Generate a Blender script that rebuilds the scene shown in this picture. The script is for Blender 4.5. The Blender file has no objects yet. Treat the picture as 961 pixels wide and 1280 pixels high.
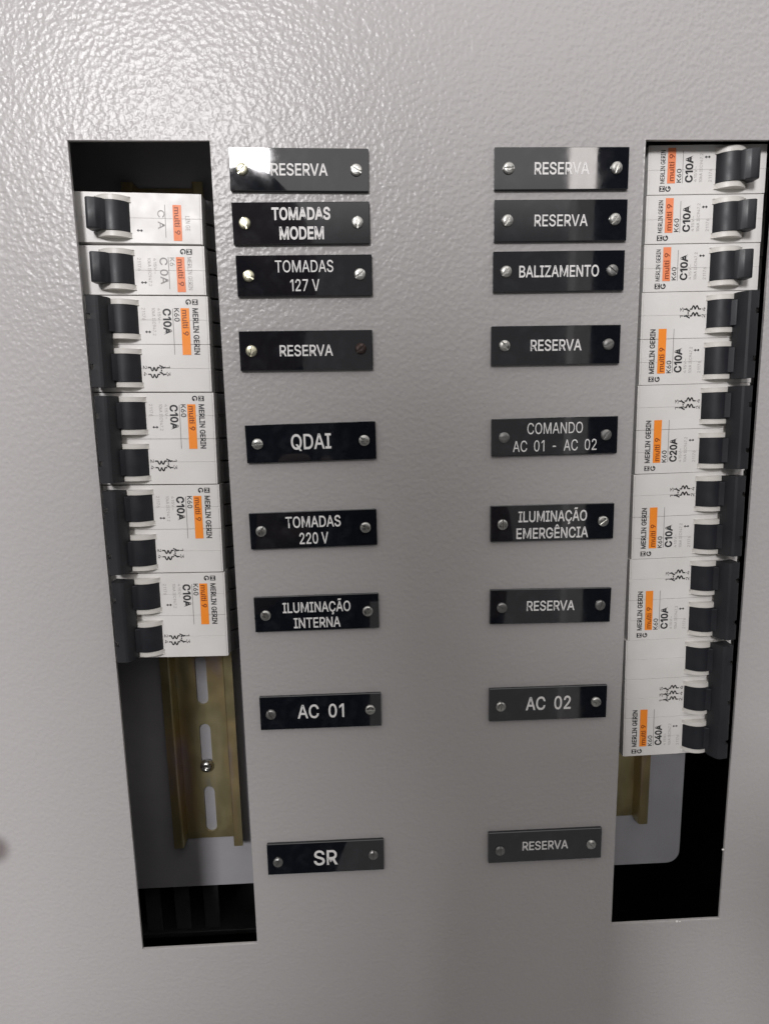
import bpy, bmesh, math, random
from mathutils import Matrix, Vector
random.seed(7)
sc = bpy.context.scene
C = sc.collection
MM = 0.001
BASE = 1.4          # height of the middle of the panel above the floor, metres
R = math.radians

# ------------------------------------------------------------------ camera
def W(x, y, z=0.0):
    """panel millimetres (x right, y up, z out of the panel) -> world metres"""
    return Vector((x*MM, -z*MM, y*MM + BASE))

cam_d = bpy.data.cameras.new('camera')
cam = bpy.data.objects.new('camera', cam_d)
C.objects.link(cam)
cam_d.sensor_fit = 'VERTICAL'
cam_d.sensor_height = 36.0
cam_d.lens = 36.0*749.88/1280.0
cam_d.clip_start = 0.01
cam_d.clip_end = 50
Rm = Matrix(((0.9988806426154386, 0.025679308460012536, -0.039724487727140545),
             (-0.019318147401308983, 0.9880453384390785, 0.15294841734972656),
             (0.04317720450827624, -0.1520098098999547, 0.9874354392592095)))
Mx = Matrix(((1, 0, 0), (0, 0, -1), (0, 1, 0)))
cam.matrix_world = Matrix.Translation(W(-29.06, 64.40, 235.72)) @ (Mx @ Rm).to_4x4()
sc.camera = cam

# ------------------------------------------------------------------ world and lamps
world = bpy.data.worlds.new('World')
sc.world = world
world.use_nodes = True
bg = world.node_tree.nodes['Background']
# a plain room: pale lit ceiling above, getting dim towards the floor
_nt = world.node_tree
_tc = _nt.nodes.new('ShaderNodeTexCoord'); _sp = _nt.nodes.new('ShaderNodeSeparateXYZ')
_nt.links.new(_tc.outputs['Generated'], _sp.inputs[0])
_mr = _nt.nodes.new('ShaderNodeMapRange'); _mr.interpolation_type = 'SMOOTHSTEP'
_mr.inputs['From Min'].default_value = 0.25; _mr.inputs['From Max'].default_value = 0.35
_mr.inputs['To Min'].default_value = 0.24; _mr.inputs['To Max'].default_value = 1.15
_nt.links.new(_sp.outputs['Z'], _mr.inputs['Value'])
bg.inputs[0].default_value = (1.0, 0.965, 0.95, 1)
_nt.links.new(_mr.outputs[0], bg.inputs[1])

def area(name, loc, target, sx, sy, power, col):
    l = bpy.data.lights.new(name, 'AREA')
    l.shape = 'RECTANGLE'; l.size = sx; l.size_y = sy
    l.energy = power; l.color = col
    o = bpy.data.objects.new(name, l)
    o.location = loc
    o.rotation_euler = (target - loc).to_track_quat('-Z', 'Y').to_euler()
    C.objects.link(o)
    return o
# ceiling fixture behind and above the photographer
area('ceiling_lamp', W(-550, 915, 1888), W(0, 0, 0), 0.50, 0.38, 37, (1.0, 0.975, 0.985))

area('side_lamp', W(745, 1090, 1888), W(0, 60, 0), 0.10, 0.52, 1.1, (1.0, 0.93, 0.9))

sc.view_settings.view_transform = 'Standard'
sc.view_settings.look = 'None'
sc.view_settings.exposure = 0
sc.view_settings.gamma = 1
sc.view_settings.use_curve_mapping = False

# ------------------------------------------------------------------ helpers
def tag(o, label=None, cat=None, group=None, kind=None):
    if label: o['label'] = label
    if cat: o['category'] = cat
    if group: o['group'] = group
    if kind: o['kind'] = kind
    return o

def mesh_of(bm, name, mat, smooth=False):
    me = bpy.data.meshes.new(name)
    bmesh.ops.recalc_face_normals(bm, faces=bm.faces)
    bm.to_mesh(me); bm.free()
    if smooth:
        for p in me.polygons: p.use_smooth = True
    me.materials.append(mat)
    return me

def link(name, me, parent=None, loc=(0, 0, 0), rot=(0, 0, 0)):
    o = bpy.data.objects.new(name, me)
    C.objects.link(o)
    if parent is not None: o.parent = parent
    o.location = loc; o.rotation_euler = rot
    return o

def thing(name, x, y, z, theta=0.0):
    """an Empty on the panel whose local axes are x right, y up, z towards the viewer"""
    o = bpy.data.objects.new(name, None)
    o.empty_display_size = 0.01
    o.location = W(x, y, z)
    o.rotation_euler = (R(90), -R(theta), 0)
    C.objects.link(o)
    return o

def box(bm, x0, x1, y0, y1, z0, z1, bev=0.0, seg=1):
    v = [bm.verts.new((x*MM, y*MM, z*MM)) for z in (z0, z1) for y in (y0, y1) for x in (x0, x1)]
    f = [bm.faces.new([v[i] for i in q]) for q in ((0, 2, 3, 1), (4, 5, 7, 6), (0, 1, 5, 4), (2, 6, 7, 3), (0, 4, 6, 2), (1, 3, 7, 5))]
    if bev:
        es = list({e for q in f for e in q.edges})
        bmesh.ops.bevel(bm, geom=es, offset=bev*MM, segments=seg, affect='EDGES', profile=0.5)

def extrude_yz(bm, pts, x0, x1, bev=0.0, seg=1):
    """closed profile in (y, z) millimetres extruded along x"""
    a = [bm.verts.new((x0*MM, p[0]*MM, p[1]*MM)) for p in pts]
    b = [bm.verts.new((x1*MM, p[0]*MM, p[1]*MM)) for p in pts]
    n = len(pts)
    fs = [bm.faces.new(a), bm.faces.new(list(reversed(b)))]
    for i in range(n):
        fs.append(bm.faces.new((a[i], b[i], b[(i+1) % n], a[(i+1) % n])))
    if bev:
        es = list({e for q in fs for e in q.edges})
        bmesh.ops.bevel(bm, geom=es, offset=bev*MM, segments=seg, affect='EDGES', profile=0.5)

# ------------------------------------------------------------------ materials
def mat(name, col, rough=0.5, metal=0.0, spec=0.5):
    m = bpy.data.materials.new(name)
    m.use_nodes = True
    b = m.node_tree.nodes['Principled BSDF']
    b.inputs['Base Color'].default_value = (*col, 1)
    b.inputs['Roughness'].default_value = rough
    b.inputs['Metallic'].default_value = metal
    b.inputs['Specular IOR Level'].default_value = spec
    return m, m.node_tree, b

def N(nt, typ, **kw):
    n = nt.nodes.new(typ)
    for k, v in kw.items(): setattr(n, k, v)
    return n

def noise_between(nt, scale, lo, hi, detail=3, fmin=0.35, fmax=0.65, vec=None):
    tc = N(nt, 'ShaderNodeTexCoord')
    no = N(nt, 'ShaderNodeTexNoise')
    no.inputs['Scale'].default_value = scale
    no.inputs['Detail'].default_value = detail
    nt.links.new(tc.outputs['Object'] if vec is None else vec, no.inputs['Vector'])
    mr = N(nt, 'ShaderNodeMapRange')
    mr.inputs['From Min'].default_value = fmin; mr.inputs['From Max'].default_value = fmax
    mr.inputs['To Min'].default_value = lo; mr.inputs['To Max'].default_value = hi
    nt.links.new(no.outputs['Fac'], mr.inputs['Value'])
    return mr.outputs['Result']

def tint(nt, b, fac, c0, c1):
    mx = N(nt, 'ShaderNodeMix', data_type='RGBA')
    mx.inputs['A'].default_value = (*c0, 1); mx.inputs['B'].default_value = (*c1, 1)
    nt.links.new(fac, mx.inputs['Factor'])
    nt.links.new(mx.outputs['Result'], b.inputs['Base Color'])
    return mx

# textured (orange peel) light grey powder paint
def paint_material():
    m, nt, b = mat('textured_grey_paint', (0.40, 0.385, 0.38), 0.3, spec=0.33)
    L = nt.links
    tc = N(nt, 'ShaderNodeTexCoord')
    # warp the coordinates so that the hammered cells stay irregular
    wn = N(nt, 'ShaderNodeTexNoise'); wn.inputs['Scale'].default_value = 420; wn.inputs['Detail'].default_value = 2
    L.new(tc.outputs['Object'], wn.inputs['Vector'])
    sub = N(nt, 'ShaderNodeVectorMath', operation='SUBTRACT'); L.new(wn.outputs['Color'], sub.inputs[0]); sub.inputs[1].default_value = (.5, .5, .5)
    scl = N(nt, 'ShaderNodeVectorMath', operation='SCALE'); L.new(sub.outputs[0], scl.inputs[0]); scl.inputs['Scale'].default_value = 0.0010
    add = N(nt, 'ShaderNodeVectorMath', operation='ADD'); L.new(tc.outputs['Object'], add.inputs[0]); L.new(scl.outputs[0], add.inputs[1])
    v = N(nt, 'ShaderNodeTexVoronoi', feature='SMOOTH_F1'); v.inputs['Scale'].default_value = 590; v.inputs['Smoothness'].default_value = 0.6
    L.new(add.outputs[0], v.inputs['Vector'])
    n1 = N(nt, 'ShaderNodeTexNoise'); n1.inputs['Scale'].default_value = 800; n1.inputs['Detail'].default_value = 1.0
    L.new(tc.outputs['Object'], n1.inputs['Vector'])
    n2 = N(nt, 'ShaderNodeTexNoise'); n2.inputs['Scale'].default_value = 60; n2.inputs['Detail'].default_value = 2
    L.new(tc.outputs['Object'], n2.inputs['Vector'])
    h = N(nt, 'ShaderNodeMath', operation='MULTIPLY_ADD'); L.new(n1.outputs['Fac'], h.inputs[0]); h.inputs[1].default_value = 0.5; L.new(v.outputs['Distance'], h.inputs[2])
    h2 = N(nt, 'ShaderNodeMath', operation='MULTIPLY_ADD'); L.new(n2.outputs['Fac'], h2.inputs[0]); h2.inputs[1].default_value = 0.8; L.new(h.outputs[0], h2.inputs[2])
    bp = N(nt, 'ShaderNodeBump'); bp.inputs['Distance'].default_value = 0.00017
    # the spray lies thicker on the upper part of the sheet, thinner and smoother lower down
    sx = N(nt, 'ShaderNodeSeparateXYZ'); L.new(tc.outputs['Object'], sx.inputs[0])
    th = N(nt, 'ShaderNodeMapRange', interpolation_type='SMOOTHSTEP'); L.new(sx.outputs['Z'], th.inputs['Value'])
    th.inputs['From Min'].default_value = -0.06; th.inputs['From Max'].default_value = 0.16
    th.inputs['To Min'].default_value = 0.62; th.inputs['To Max'].default_value = 1.0
    L.new(th.outputs[0], bp.inputs['Strength'])
    L.new(h2.outputs[0], bp.inputs['Height'])
    L.new(bp.outputs['Normal'], b.inputs['Normal'])
    # faint handling marks and one soft dark spot near the left edge
    f = noise_between(nt, 6, 0.0, 1.0, 2, 0.2, 0.8)
    mx = tint(nt, b, f, (0.40, 0.388, 0.382), (0.375, 0.365, 0.36))
    sm = N(nt, 'ShaderNodeVectorMath', operation='DISTANCE'); L.new(tc.outputs['Object'], sm.inputs[0]); sm.inputs[1].default_value = (-0.1875, 0.0, -0.112)
    mr = N(nt, 'ShaderNodeMapRange', interpolation_type='SMOOTHSTEP'); L.new(sm.outputs['Value'], mr.inputs['Value'])
    mr.inputs['From Min'].default_value = 0.003; mr.inputs['From Max'].default_value = 0.009
    mr.inputs['To Min'].default_value = 0.75; mr.inputs['To Max'].default_value = 0.0
    m2 = N(nt, 'ShaderNodeMix', data_type='RGBA'); L.new(mr.outputs[0], m2.inputs['Factor']); L.new(mx.outputs['Result'], m2.inputs['A'])
    m2.inputs['B'].default_value = (0.11, 0.085, 0.085, 1)
    L.new(m2.outputs['Result'], b.inputs['Base Color'])
    r = noise_between(nt, 9, 0.26, 0.31, 2, 0.2, 0.8)
    L.new(r, b.inputs['Roughness'])
    return m
PAINT = paint_material()

def plastic(name, c0, c1, rough, bump=0.00002, bscale=2500, spec=0.5):
    m, nt, b = mat(name, c0, rough, spec=spec)
    f = noise_between(nt, 60, 0, 1, 4)
    tint(nt, b, f, c0, c1)
    r = noise_between(nt, 150, rough-0.06, rough+0.08, 4)
    nt.links.new(r, b.inputs['Roughness'])
    tc = N(nt, 'ShaderNodeTexCoord'); no = N(nt, 'ShaderNodeTexNoise'); no.inputs['Scale'].default_value = bscale
    nt.links.new(tc.outputs['Object'], no.inputs['Vector'])
    bp = N(nt, 'ShaderNodeBump'); bp.inputs['Distance'].default_value = bump; bp.inputs['Strength'].default_value = 0.6
    nt.links.new(no.outputs['Fac'], bp.inputs['Height']); nt.links.new(bp.outputs['Normal'], b.inputs['Normal'])
    return m
WHITE = plastic('ivory_white_plastic', (0.73, 0.72, 0.70), (0.68, 0.665, 0.64), 0.42)
COLLAR = plastic('warm_white_plastic', (0.66, 0.64, 0.60), (0.58, 0.56, 0.52), 0.42)
DARK = plastic('dark_slate_plastic', (0.011, 0.012, 0.015), (0.015, 0.016, 0.020), 0.42, spec=0.36)
BAR = plastic('charcoal_plastic', (0.012, 0.013, 0.016), (0.018, 0.019, 0.022), 0.48, spec=0.36)
ORANGE = plastic('orange_print', (0.95, 0.29, 0.022), (0.90, 0.26, 0.02), 0.5)
PINKORANGE = plastic('orange_print_glare', (0.86, 0.27, 0.12), (0.82, 0.23, 0.09), 0.5)  # stripe of the single breakers, with film glare put into the orange
BROWN = mat('dark_orange_print', (0.22, 0.035, 0.004), 0.5)[0]
INK = mat('black_print', (0.02, 0.02, 0.022), 0.5)[0]
GREYINK = mat('grey_print', (0.26, 0.25, 0.245), 0.5)[0]
PALEINK = mat('pale_print', (0.38, 0.36, 0.345), 0.5)[0]  # small print, and worn print with glare put into its colour
ENGRAVE = plastic('engraved_pale_lettering', (0.78, 0.77, 0.76), (0.66, 0.66, 0.65), 0.55)
SIDE_SHADE = plastic('dark_side_shade', (0.075, 0.073, 0.072), (0.055, 0.054, 0.054), 0.5)  # shade of the white nose sides, put into a dark colour
DUCT = plastic('grey_duct_plastic', (0.09, 0.092, 0.098), (0.07, 0.072, 0.078), 0.5)
PLATEPAINT = plastic('smooth_light_grey_paint', (0.40, 0.397, 0.415), (0.37, 0.366, 0.385), 0.42)
BOXPAINT = plastic('shaded_box_paint', (0.05, 0.05, 0.052), (0.04, 0.04, 0.042), 0.5)  # grey box paint darkened, the shade inside put into its colour

def acrylic():
    m, nt, b = mat('gloss_black_acrylic', (0.006, 0.007, 0.010), 0.05, spec=1.0)
    r = noise_between(nt, 180, 0.015, 0.07, 6, 0.35, 0.8)
    nt.links.new(r, b.inputs['Roughness'])
    tc = N(nt, 'ShaderNodeTexCoord'); no = N(nt, 'ShaderNodeTexNoise'); no.inputs['Scale'].default_value = 22
    no.inputs['Detail'].default_value = 0
    nt.links.new(tc.outputs['Object'], no.inputs['Vector'])
    bp = N(nt, 'ShaderNodeBump'); bp.inputs['Distance'].default_value = 0.0006; bp.inputs['Strength'].default_value = 0.5
    nt.links.new(no.outputs['Fac'], bp.inputs['Height']); nt.links.new(bp.outputs['Normal'], b.inputs['Normal'])
    f = noise_between(nt, 240, 0, 1, 6, 0.5, 0.8)
    tint(nt, b, f, (0.005, 0.006, 0.009), (0.014, 0.016, 0.021))
    return m
ACRYLIC = acrylic()

def zinc_yellow():
    m, nt, b = mat('yellow_chromated_zinc', (0.5, 0.4, 0.2), 0.33, 0.75)
    tc = N(nt, 'ShaderNodeTexCoord')
    mp = N(nt, 'ShaderNodeMapping'); mp.inputs['Scale'].default_value = (60, 14, 20)
    nt.links.new(tc.outputs['Object'], mp.inputs['Vector'])
    no = N(nt, 'ShaderNodeTexNoise'); no.inputs['Scale'].default_value = 1.0; no.inputs['Detail'].default_value = 3
    nt.links.new(mp.outputs[0], no.inputs['Vector'])
    cr = N(nt, 'ShaderNodeValToRGB')
    e = cr.color_ramp.elements
    e[0].position = 0.3; e[0].color = (0.42, 0.33, 0.33, 1)
    e[1].position = 0.7; e[1].color = (0.40, 0.42, 0.36, 1)
    for p_, c_ in ((0.42, (0.48, 0.37, 0.19, 1)), (0.52, (0.43, 0.375, 0.20, 1)), (0.62, (0.53, 0.46, 0.27, 1))):
        q = e.new(p_); q.color = c_
    nt.links.new(no.outputs['Fac'], cr.inputs[0]); nt.links.new(cr.outputs[0], b.inputs['Base Color'])
    r = noise_between(nt, 90, 0.30, 0.50, 3); nt.links.new(r, b.inputs['Roughness'])
    return m
ZINC = zinc_yellow()

def metal(name, c0, c1, rough):
    m, nt, b = mat(name, c0, rough, 1.0)
    tint(nt, b, noise_between(nt, 700, 0, 1, 3), c0, c1)
    nt.links.new(noise_between(nt, 900, rough-0.08, rough+0.14, 3), b.inputs['Roughness'])
    return m
BRASSY = metal('pale_brass_screw', (0.62, 0.60, 0.46), (0.42, 0.41, 0.30), 0.3)
NICKEL = metal('nickel_screw', (0.58, 0.58, 0.55), (0.40, 0.40, 0.38), 0.3)
DULL = metal('dull_zinc_screw', (0.34, 0.34, 0.33), (0.22, 0.22, 0.215), 0.42)
RUSTY = metal('browned_screw', (0.075, 0.06, 0.058), (0.05, 0.035, 0.03), 0.5)

# ------------------------------------------------------------------ lettering
# outlines of the letters used, 500 units to the em: advance width, closed loops
GLYPHS = {
'-': (227, ['168,122 168,94 57,94 57,122']),
'.': (94, ['43,-2 31,4 26,12 26,29 31,37 39,42 56,42 64,37 69,29 71,20 69,12 64,4 52,-2']),
'0': (227, ['100,-2 87,0 65,12 47,31 34,57 27,89 24,127 27,165 30,182 40,211 56,234 76,249 87,254 113,258 127,257 151,249 171,234 186,211 197,182 202,147 202,107 197,72 186,43 171,21 162,12 140,0 127,-2', '122,26 131,28 145,37 157,52 165,72 170,97 172,127 170,157 165,182 157,203 145,218 131,227 113,230 96,227 82,218 70,203 65,193 59,170 55,143 55,111 59,84 65,61 75,44 88,32 104,26']),
'1': (170, ['138,254 138,0 106,0 105,224 43,179 43,213 99,254']),
'2': (227, ['32,0 32,24 136,135 153,158 160,180 160,192 157,204 142,222 131,227 105,229 86,224 69,207 65,195 64,181 33,181 35,202 43,221 55,237 72,248 91,255 112,258 134,255 153,248 169,237 181,223 188,205 191,186 185,159 179,145 153,111 76,30 76,28 195,28 195,0']),
'3': (227, ['98,-3 76,1 57,9 41,21 30,37 23,55 22,66 55,66 57,54 63,44 72,35 95,26 124,26 138,30 149,37 157,46 163,58 165,72 163,86 158,98 150,109 137,117 121,122 78,124 78,150 144,224 144,226 35,226 35,254 186,254 186,230 106,139 106,144 132,144 144,142 164,133 179,119 194,93 196,72 194,51 185,33 172,18 154,6 133,-1 121,-3']),
'4': (227, ['20,53 20,79 123,254 155,254 54,81 207,81 207,53', '141,0 141,73 141,159 171,159 171,0']),
'5': (227, ['100,-3 79,2 61,10 41,30 33,47 30,65 61,65 64,54 69,44 77,36 87,30 98,26 111,25 125,27 138,32 149,41 157,52 162,66 164,81 162,97 157,111 148,122 137,131 124,137 96,137 84,134 64,123 34,126 48,254 183,254 183,226 75,226 68,151 77,157 101,166 115,167 131,165 147,160 161,153 172,143 182,130 189,116 194,99 195,82 193,58 184,38 171,21 154,8 134,-1 123,-3']),
'6': (227, ['102,-3 71,7 55,20 42,37 34,58 32,81 34,100 40,119 51,142 126,254 161,254 75,131 73,131 83,144 98,153 117,157 139,155 149,152 166,142 185,120 192,101 194,79 192,56 184,36 171,20 155,7 135,-1 125,-3', '120,25 133,28 145,35 154,45 160,57 163,71 163,86 160,100 154,112 145,122 133,129 120,132 106,132 93,129 81,122 73,113 66,101 63,87 63,71 66,57 81,35 93,28 106,25']),
'7': (227, ['48,0 162,226 31,226 31,254 195,254 195,224 82,0']),
'8': (227, ['101,-3 78,2 58,11 43,23 32,39 27,58 26,76 30,91 36,104 45,116 56,125 76,133 67,136 52,147 41,162 36,180 36,200 45,225 57,239 73,249 92,256 113,258 134,256 153,249 169,239 181,225 188,209 191,190 185,162 174,147 167,141 150,133 170,125 181,116 190,104 197,91 200,76 200,58 198,48 189,31 176,17 158,6 126,-3', '121,25 136,28 148,33 158,41 164,51 168,63 167,83 161,94 153,104 141,111 128,116 113,118 98,116 85,111 73,104 65,94 59,83 59,57 64,46 73,37 84,30 105,25', '120,145 132,148 142,153 154,165 160,188 158,200 154,210 138,225 126,229 100,229 89,225 79,218 72,210 68,200 66,188 72,165 79,157 89,150 107,145']),
'9': (227, ['125,257 146,252 164,241 178,226 189,207 194,185 194,164 190,145 181,124 167,99 100,0 65,0 151,124 154,124 144,111 137,105 119,98 109,97 87,100 60,112 41,134 34,154 32,176 34,198 42,218 55,235 71,247 91,255 102,257', '106,230 93,226 82,219 73,209 66,197 63,183 63,168 66,154 73,142 82,132 99,123 127,123 145,132 154,142 160,154 163,168 163,183 160,197 154,209 145,219 133,226 120,230']),
'A': (240, ['8,0 101,254 138,254 231,0 198,0 135,176 116,239 123,239 95,151 43,0', '55,71 55,99 185,99 185,71']),
'B': (228, ['30,0 30,254 133,254 155,249 173,240 186,228 194,213 199,196 199,179 196,166 183,146 157,133 157,131 170,129 182,123 192,114 201,102 207,86 209,68 207,50 200,33 189,20 172,9 151,2 123,0', '62,29 136,29 148,31 165,40 175,53 178,68 176,81 171,92 163,102 153,109 140,114 62,115', '62,143 126,143 138,146 149,151 162,163 168,186 165,202 156,214 150,219 141,223 120,226 62,226']),
'C': (255, ['118,-2 88,6 75,12 52,32 35,58 28,73 21,108 21,146 28,181 35,197 52,223 75,242 88,249 118,257 143,257 161,255 178,249 194,241 208,230 219,217 232,193 236,174 204,174 195,197 179,214 169,220 146,227 134,228 111,225 92,216 75,202 62,182 54,157 52,127 54,97 68,62 83,45 101,33 122,27 152,28 174,37 191,52 198,62 204,80 236,80 232,62 224,45 214,31 187,9 170,2 143,-3']),
'D': (251, ['48,0 48,29 122,29 136,31 159,40 177,55 184,64 194,86 199,113 199,142 194,169 184,191 169,208 149,219 138,223 110,226 47,226 47,254 131,253 147,251 162,246 189,231 200,221 217,196 223,181 230,147 230,109 223,74 217,59 209,46 188,24 175,15 145,4 128,1', '62,254 62,0 30,0 30,254']),
'E': (209, ['30,0 30,254 186,254 186,226 62,226 62,143 178,143 178,114 62,114 62,29 188,29 188,0']),
'G': (260, ['118,-2 102,1 88,6 63,21 42,44 28,73 21,108 21,146 28,181 42,210 62,233 74,242 102,254 132,258 152,256 170,252 187,245 202,235 225,208 232,192 237,174 204,174 194,197 178,213 168,220 146,227 133,228 111,225 92,216 75,202 62,182 54,157 52,127 54,97 68,62 83,45 92,38 112,29 134,26 155,29 172,36 187,47 198,62 205,80 207,101 217,100 141,100 141,128 239,128 238,85 236,71 225,45 218,34 199,16 188,9 163,0 149,-3']),
'H': (258, ['30,0 30,254 62,254 62,144 196,144 196,254 228,254 228,0 196,0 196,116 62,116 62,0']),
'I': (150, ['16,0 16,29 59,29 59,226 16,226 16,254 135,254 135,226 91,226 91,29 135,29 135,0']),
'K': (233, ['52,73 52,108 87,152 182,254 224,254 116,138 114,138', '30,0 30,254 62,254 62,0', '186,0 94,130 114,155 224,0']),
'L': (196, ['30,0 30,254 62,254 62,29 181,29 181,0']),
'M': (314, ['30,0 30,254 76,254 148,66 161,24 154,24 176,94 238,254 284,254 284,0 252,0 253,229 256,229 228,145 171,0 143,0 74,175 56,229 59,229 61,145 61,0']),
'N': (262, ['30,0 30,254 68,254 179,80 207,27 202,27 200,79 199,254 232,254 232,0 193,0 78,183 54,226 60,227 62,164 62,0']),
'O': (267, ['118,-2 88,6 75,12 52,32 35,58 28,73 21,108 21,146 28,181 35,197 52,223 75,242 88,249 118,257 149,257 179,249 192,242 215,223 232,197 243,165 247,127 243,90 232,58 215,32 192,12 164,1 149,-2', '145,27 165,33 184,44 198,61 209,84 214,111 214,143 209,170 198,193 184,210 165,221 145,227 122,227 102,221 83,210 69,193 58,170 52,143 52,111 58,84 75,52 92,38 112,29 122,27']),
'P': (222, ['30,0 30,254 132,254 166,244 183,231 195,215 202,195 204,174 202,152 190,124 175,109 156,99 132,94 55,93 55,121 126,122 142,125 154,132 163,141 169,153 172,166 172,181 167,201 154,216 142,222 126,226 62,226 62,0']),
'Q': (267, ['123,80 156,80 234,-24 200,-24', '118,-2 88,6 75,12 52,32 35,58 28,73 21,108 21,146 28,181 35,197 52,223 75,242 88,249 118,257 149,257 179,249 192,242 215,223 232,197 243,165 247,127 243,90 232,58 215,32 192,12 164,1 149,-2', '145,27 165,33 184,44 198,61 209,84 214,111 214,143 209,170 198,193 184,210 165,221 145,227 122,227 102,221 83,210 69,193 58,170 52,143 52,111 58,84 75,52 92,38 112,29 122,27']),
'R': (224, ['30,0 30,254 132,254 156,249 176,239 190,225 199,207 204,187 204,165 199,145 190,127 175,114 156,104 132,99 48,99 48,128 126,128 149,133 160,141 167,150 171,162 173,176 171,190 164,208 155,216 142,223 126,226 62,226 62,0', '177,0 115,115 151,115 214,0']),
'S': (223, ['98,-4 74,1 54,10 38,22 27,39 20,58 19,68 52,68 55,55 62,44 71,35 83,29 112,25 128,26 143,30 155,37 165,46 171,57 173,70 171,81 166,89 148,102 77,124 53,137 36,153 30,163 26,186 29,206 37,224 51,238 69,249 90,256 114,258 137,256 158,249 175,238 189,224 197,208 200,189 169,189 167,198 158,213 151,219 134,227 112,229 97,228 84,224 73,218 64,209 59,199 58,188 60,176 65,167 85,154 150,134 174,123 185,115 194,105 200,92 204,78 203,59 198,40 187,24 162,5 139,-2 126,-4']),
'T': (224, ['16,226 16,254 208,254 208,226 128,226 128,0 96,0 96,226']),
'U': (259, ['115,-3 101,-1 77,8 66,14 49,30 42,40 33,62 30,87 30,254 62,254 63,80 67,64 75,50 86,38 101,30 119,26 140,26 157,30 172,38 184,50 192,64 196,80 196,254 229,254 228,74 222,51 210,30 192,14 170,3 144,-3']),
'V': (240, ['102,0 8,254 42,254 104,79 124,15 117,15 133,69 197,254 231,254 139,0']),
'W': (343, ['78,0 8,254 41,254 92,53 98,20 95,20 106,73 153,254 190,254 242,53 249,20 244,20 255,73 302,254 335,254 265,0 228,0 178,187 168,237 175,237 159,161 115,0']),
'Z': (219, ['21,0 21,23 149,210 170,238 174,227 20,226 20,254 198,254 198,231 71,46 49,17 45,27 107,29 200,29 200,0']),
'i': (83, ['26,0 26,190 57,190 57,0', '38,222 30,225 24,230 21,238 21,246 24,253 30,259 46,261 54,259 60,253 63,246 63,238 60,230 54,225 46,222']),
'k': (190, ['55,68 55,106 60,106 142,190 180,190 92,100 89,100', '26,0 26,254 57,254 57,0', '147,0 74,93 96,114 186,0']),
'l': (95, ['59,0 43,5 32,16 27,32 26,254 57,254 57,43 59,34 62,29 69,26 84,27 90,1 72,-1']),
'm': (305, ['26,0 26,190 56,190 56,148 54,148 59,162 66,173 75,182 86,188 98,192 110,193 129,190 137,186 150,174 158,157 160,147 156,147 161,160 169,172 178,181 204,192 218,193 234,191 249,186 261,177 270,164 276,148 278,128 278,0 248,0 247,136 245,145 236,156 224,163 209,165 197,164 187,160 175,150 170,140 168,129 168,0 137,0 136,137 131,150 121,160 107,165 94,165 74,157 66,149 60,139 57,126 57,0']),
't': (114, ['102,190 102,164 3,164 3,190', '32,236 63,236 63,43 66,34 71,28 80,25 101,27 107,1 84,-2 62,1 53,5 40,18 33,36']),
'u': (205, ['82,-2 57,5 44,15 35,29 28,47 26,69 26,190 57,190 58,62 63,44 68,37 82,28 100,25 125,31 134,38 142,48 146,61 148,76 148,190 179,190 179,0 149,0 149,46 154,46 143,23 129,8 111,0 101,-2']),
'~': (227, ['26,75 28,94 33,109 41,120 51,127 63,132 88,132 99,128 137,99 149,96 159,98 166,104 171,113 172,126 200,126 199,107 193,93 185,81 175,74 151,68 132,71 110,85 92,100 80,105 72,105 64,101 58,94 54,82 54,75']),
'Ã': (240, ['8,0 101,254 138,254 231,0 198,0 135,176 116,239 123,239 95,151 43,0', '55,71 55,99 185,99 185,71', '133,289 102,302 95,300 92,288 70,288 72,303 78,314 86,321 98,324 110,322 139,309 143,310 149,323 169,323 167,309 162,298 153,290 148,288']),
'Ç': (255, ['118,-2 88,6 75,12 52,32 35,58 28,73 21,108 21,146 28,181 35,197 52,223 75,242 88,249 118,257 143,257 161,255 178,249 194,241 208,230 219,217 232,193 236,174 204,174 195,197 179,214 169,220 146,227 134,228 111,225 92,216 75,202 62,182 54,157 52,127 54,97 68,62 83,45 101,33 122,27 152,28 174,37 191,52 198,62 204,80 236,80 232,62 224,45 214,31 187,9 170,2 143,-3', '114,-73 114,-55 145,-54 151,-47 151,-41 145,-34 120,-33 125,6 142,6 142,-16 156,-19 166,-24 172,-32 174,-44 171,-57 164,-66 144,-73']),
'Ê': (209, ['30,0 30,254 186,254 186,226 62,226 62,143 178,143 178,114 62,114 62,29 188,29 188,0', '84,282 54,282 54,284 94,329 123,329 164,284 164,282 133,282 109,312']),
' ': (94, []),
}

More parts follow.
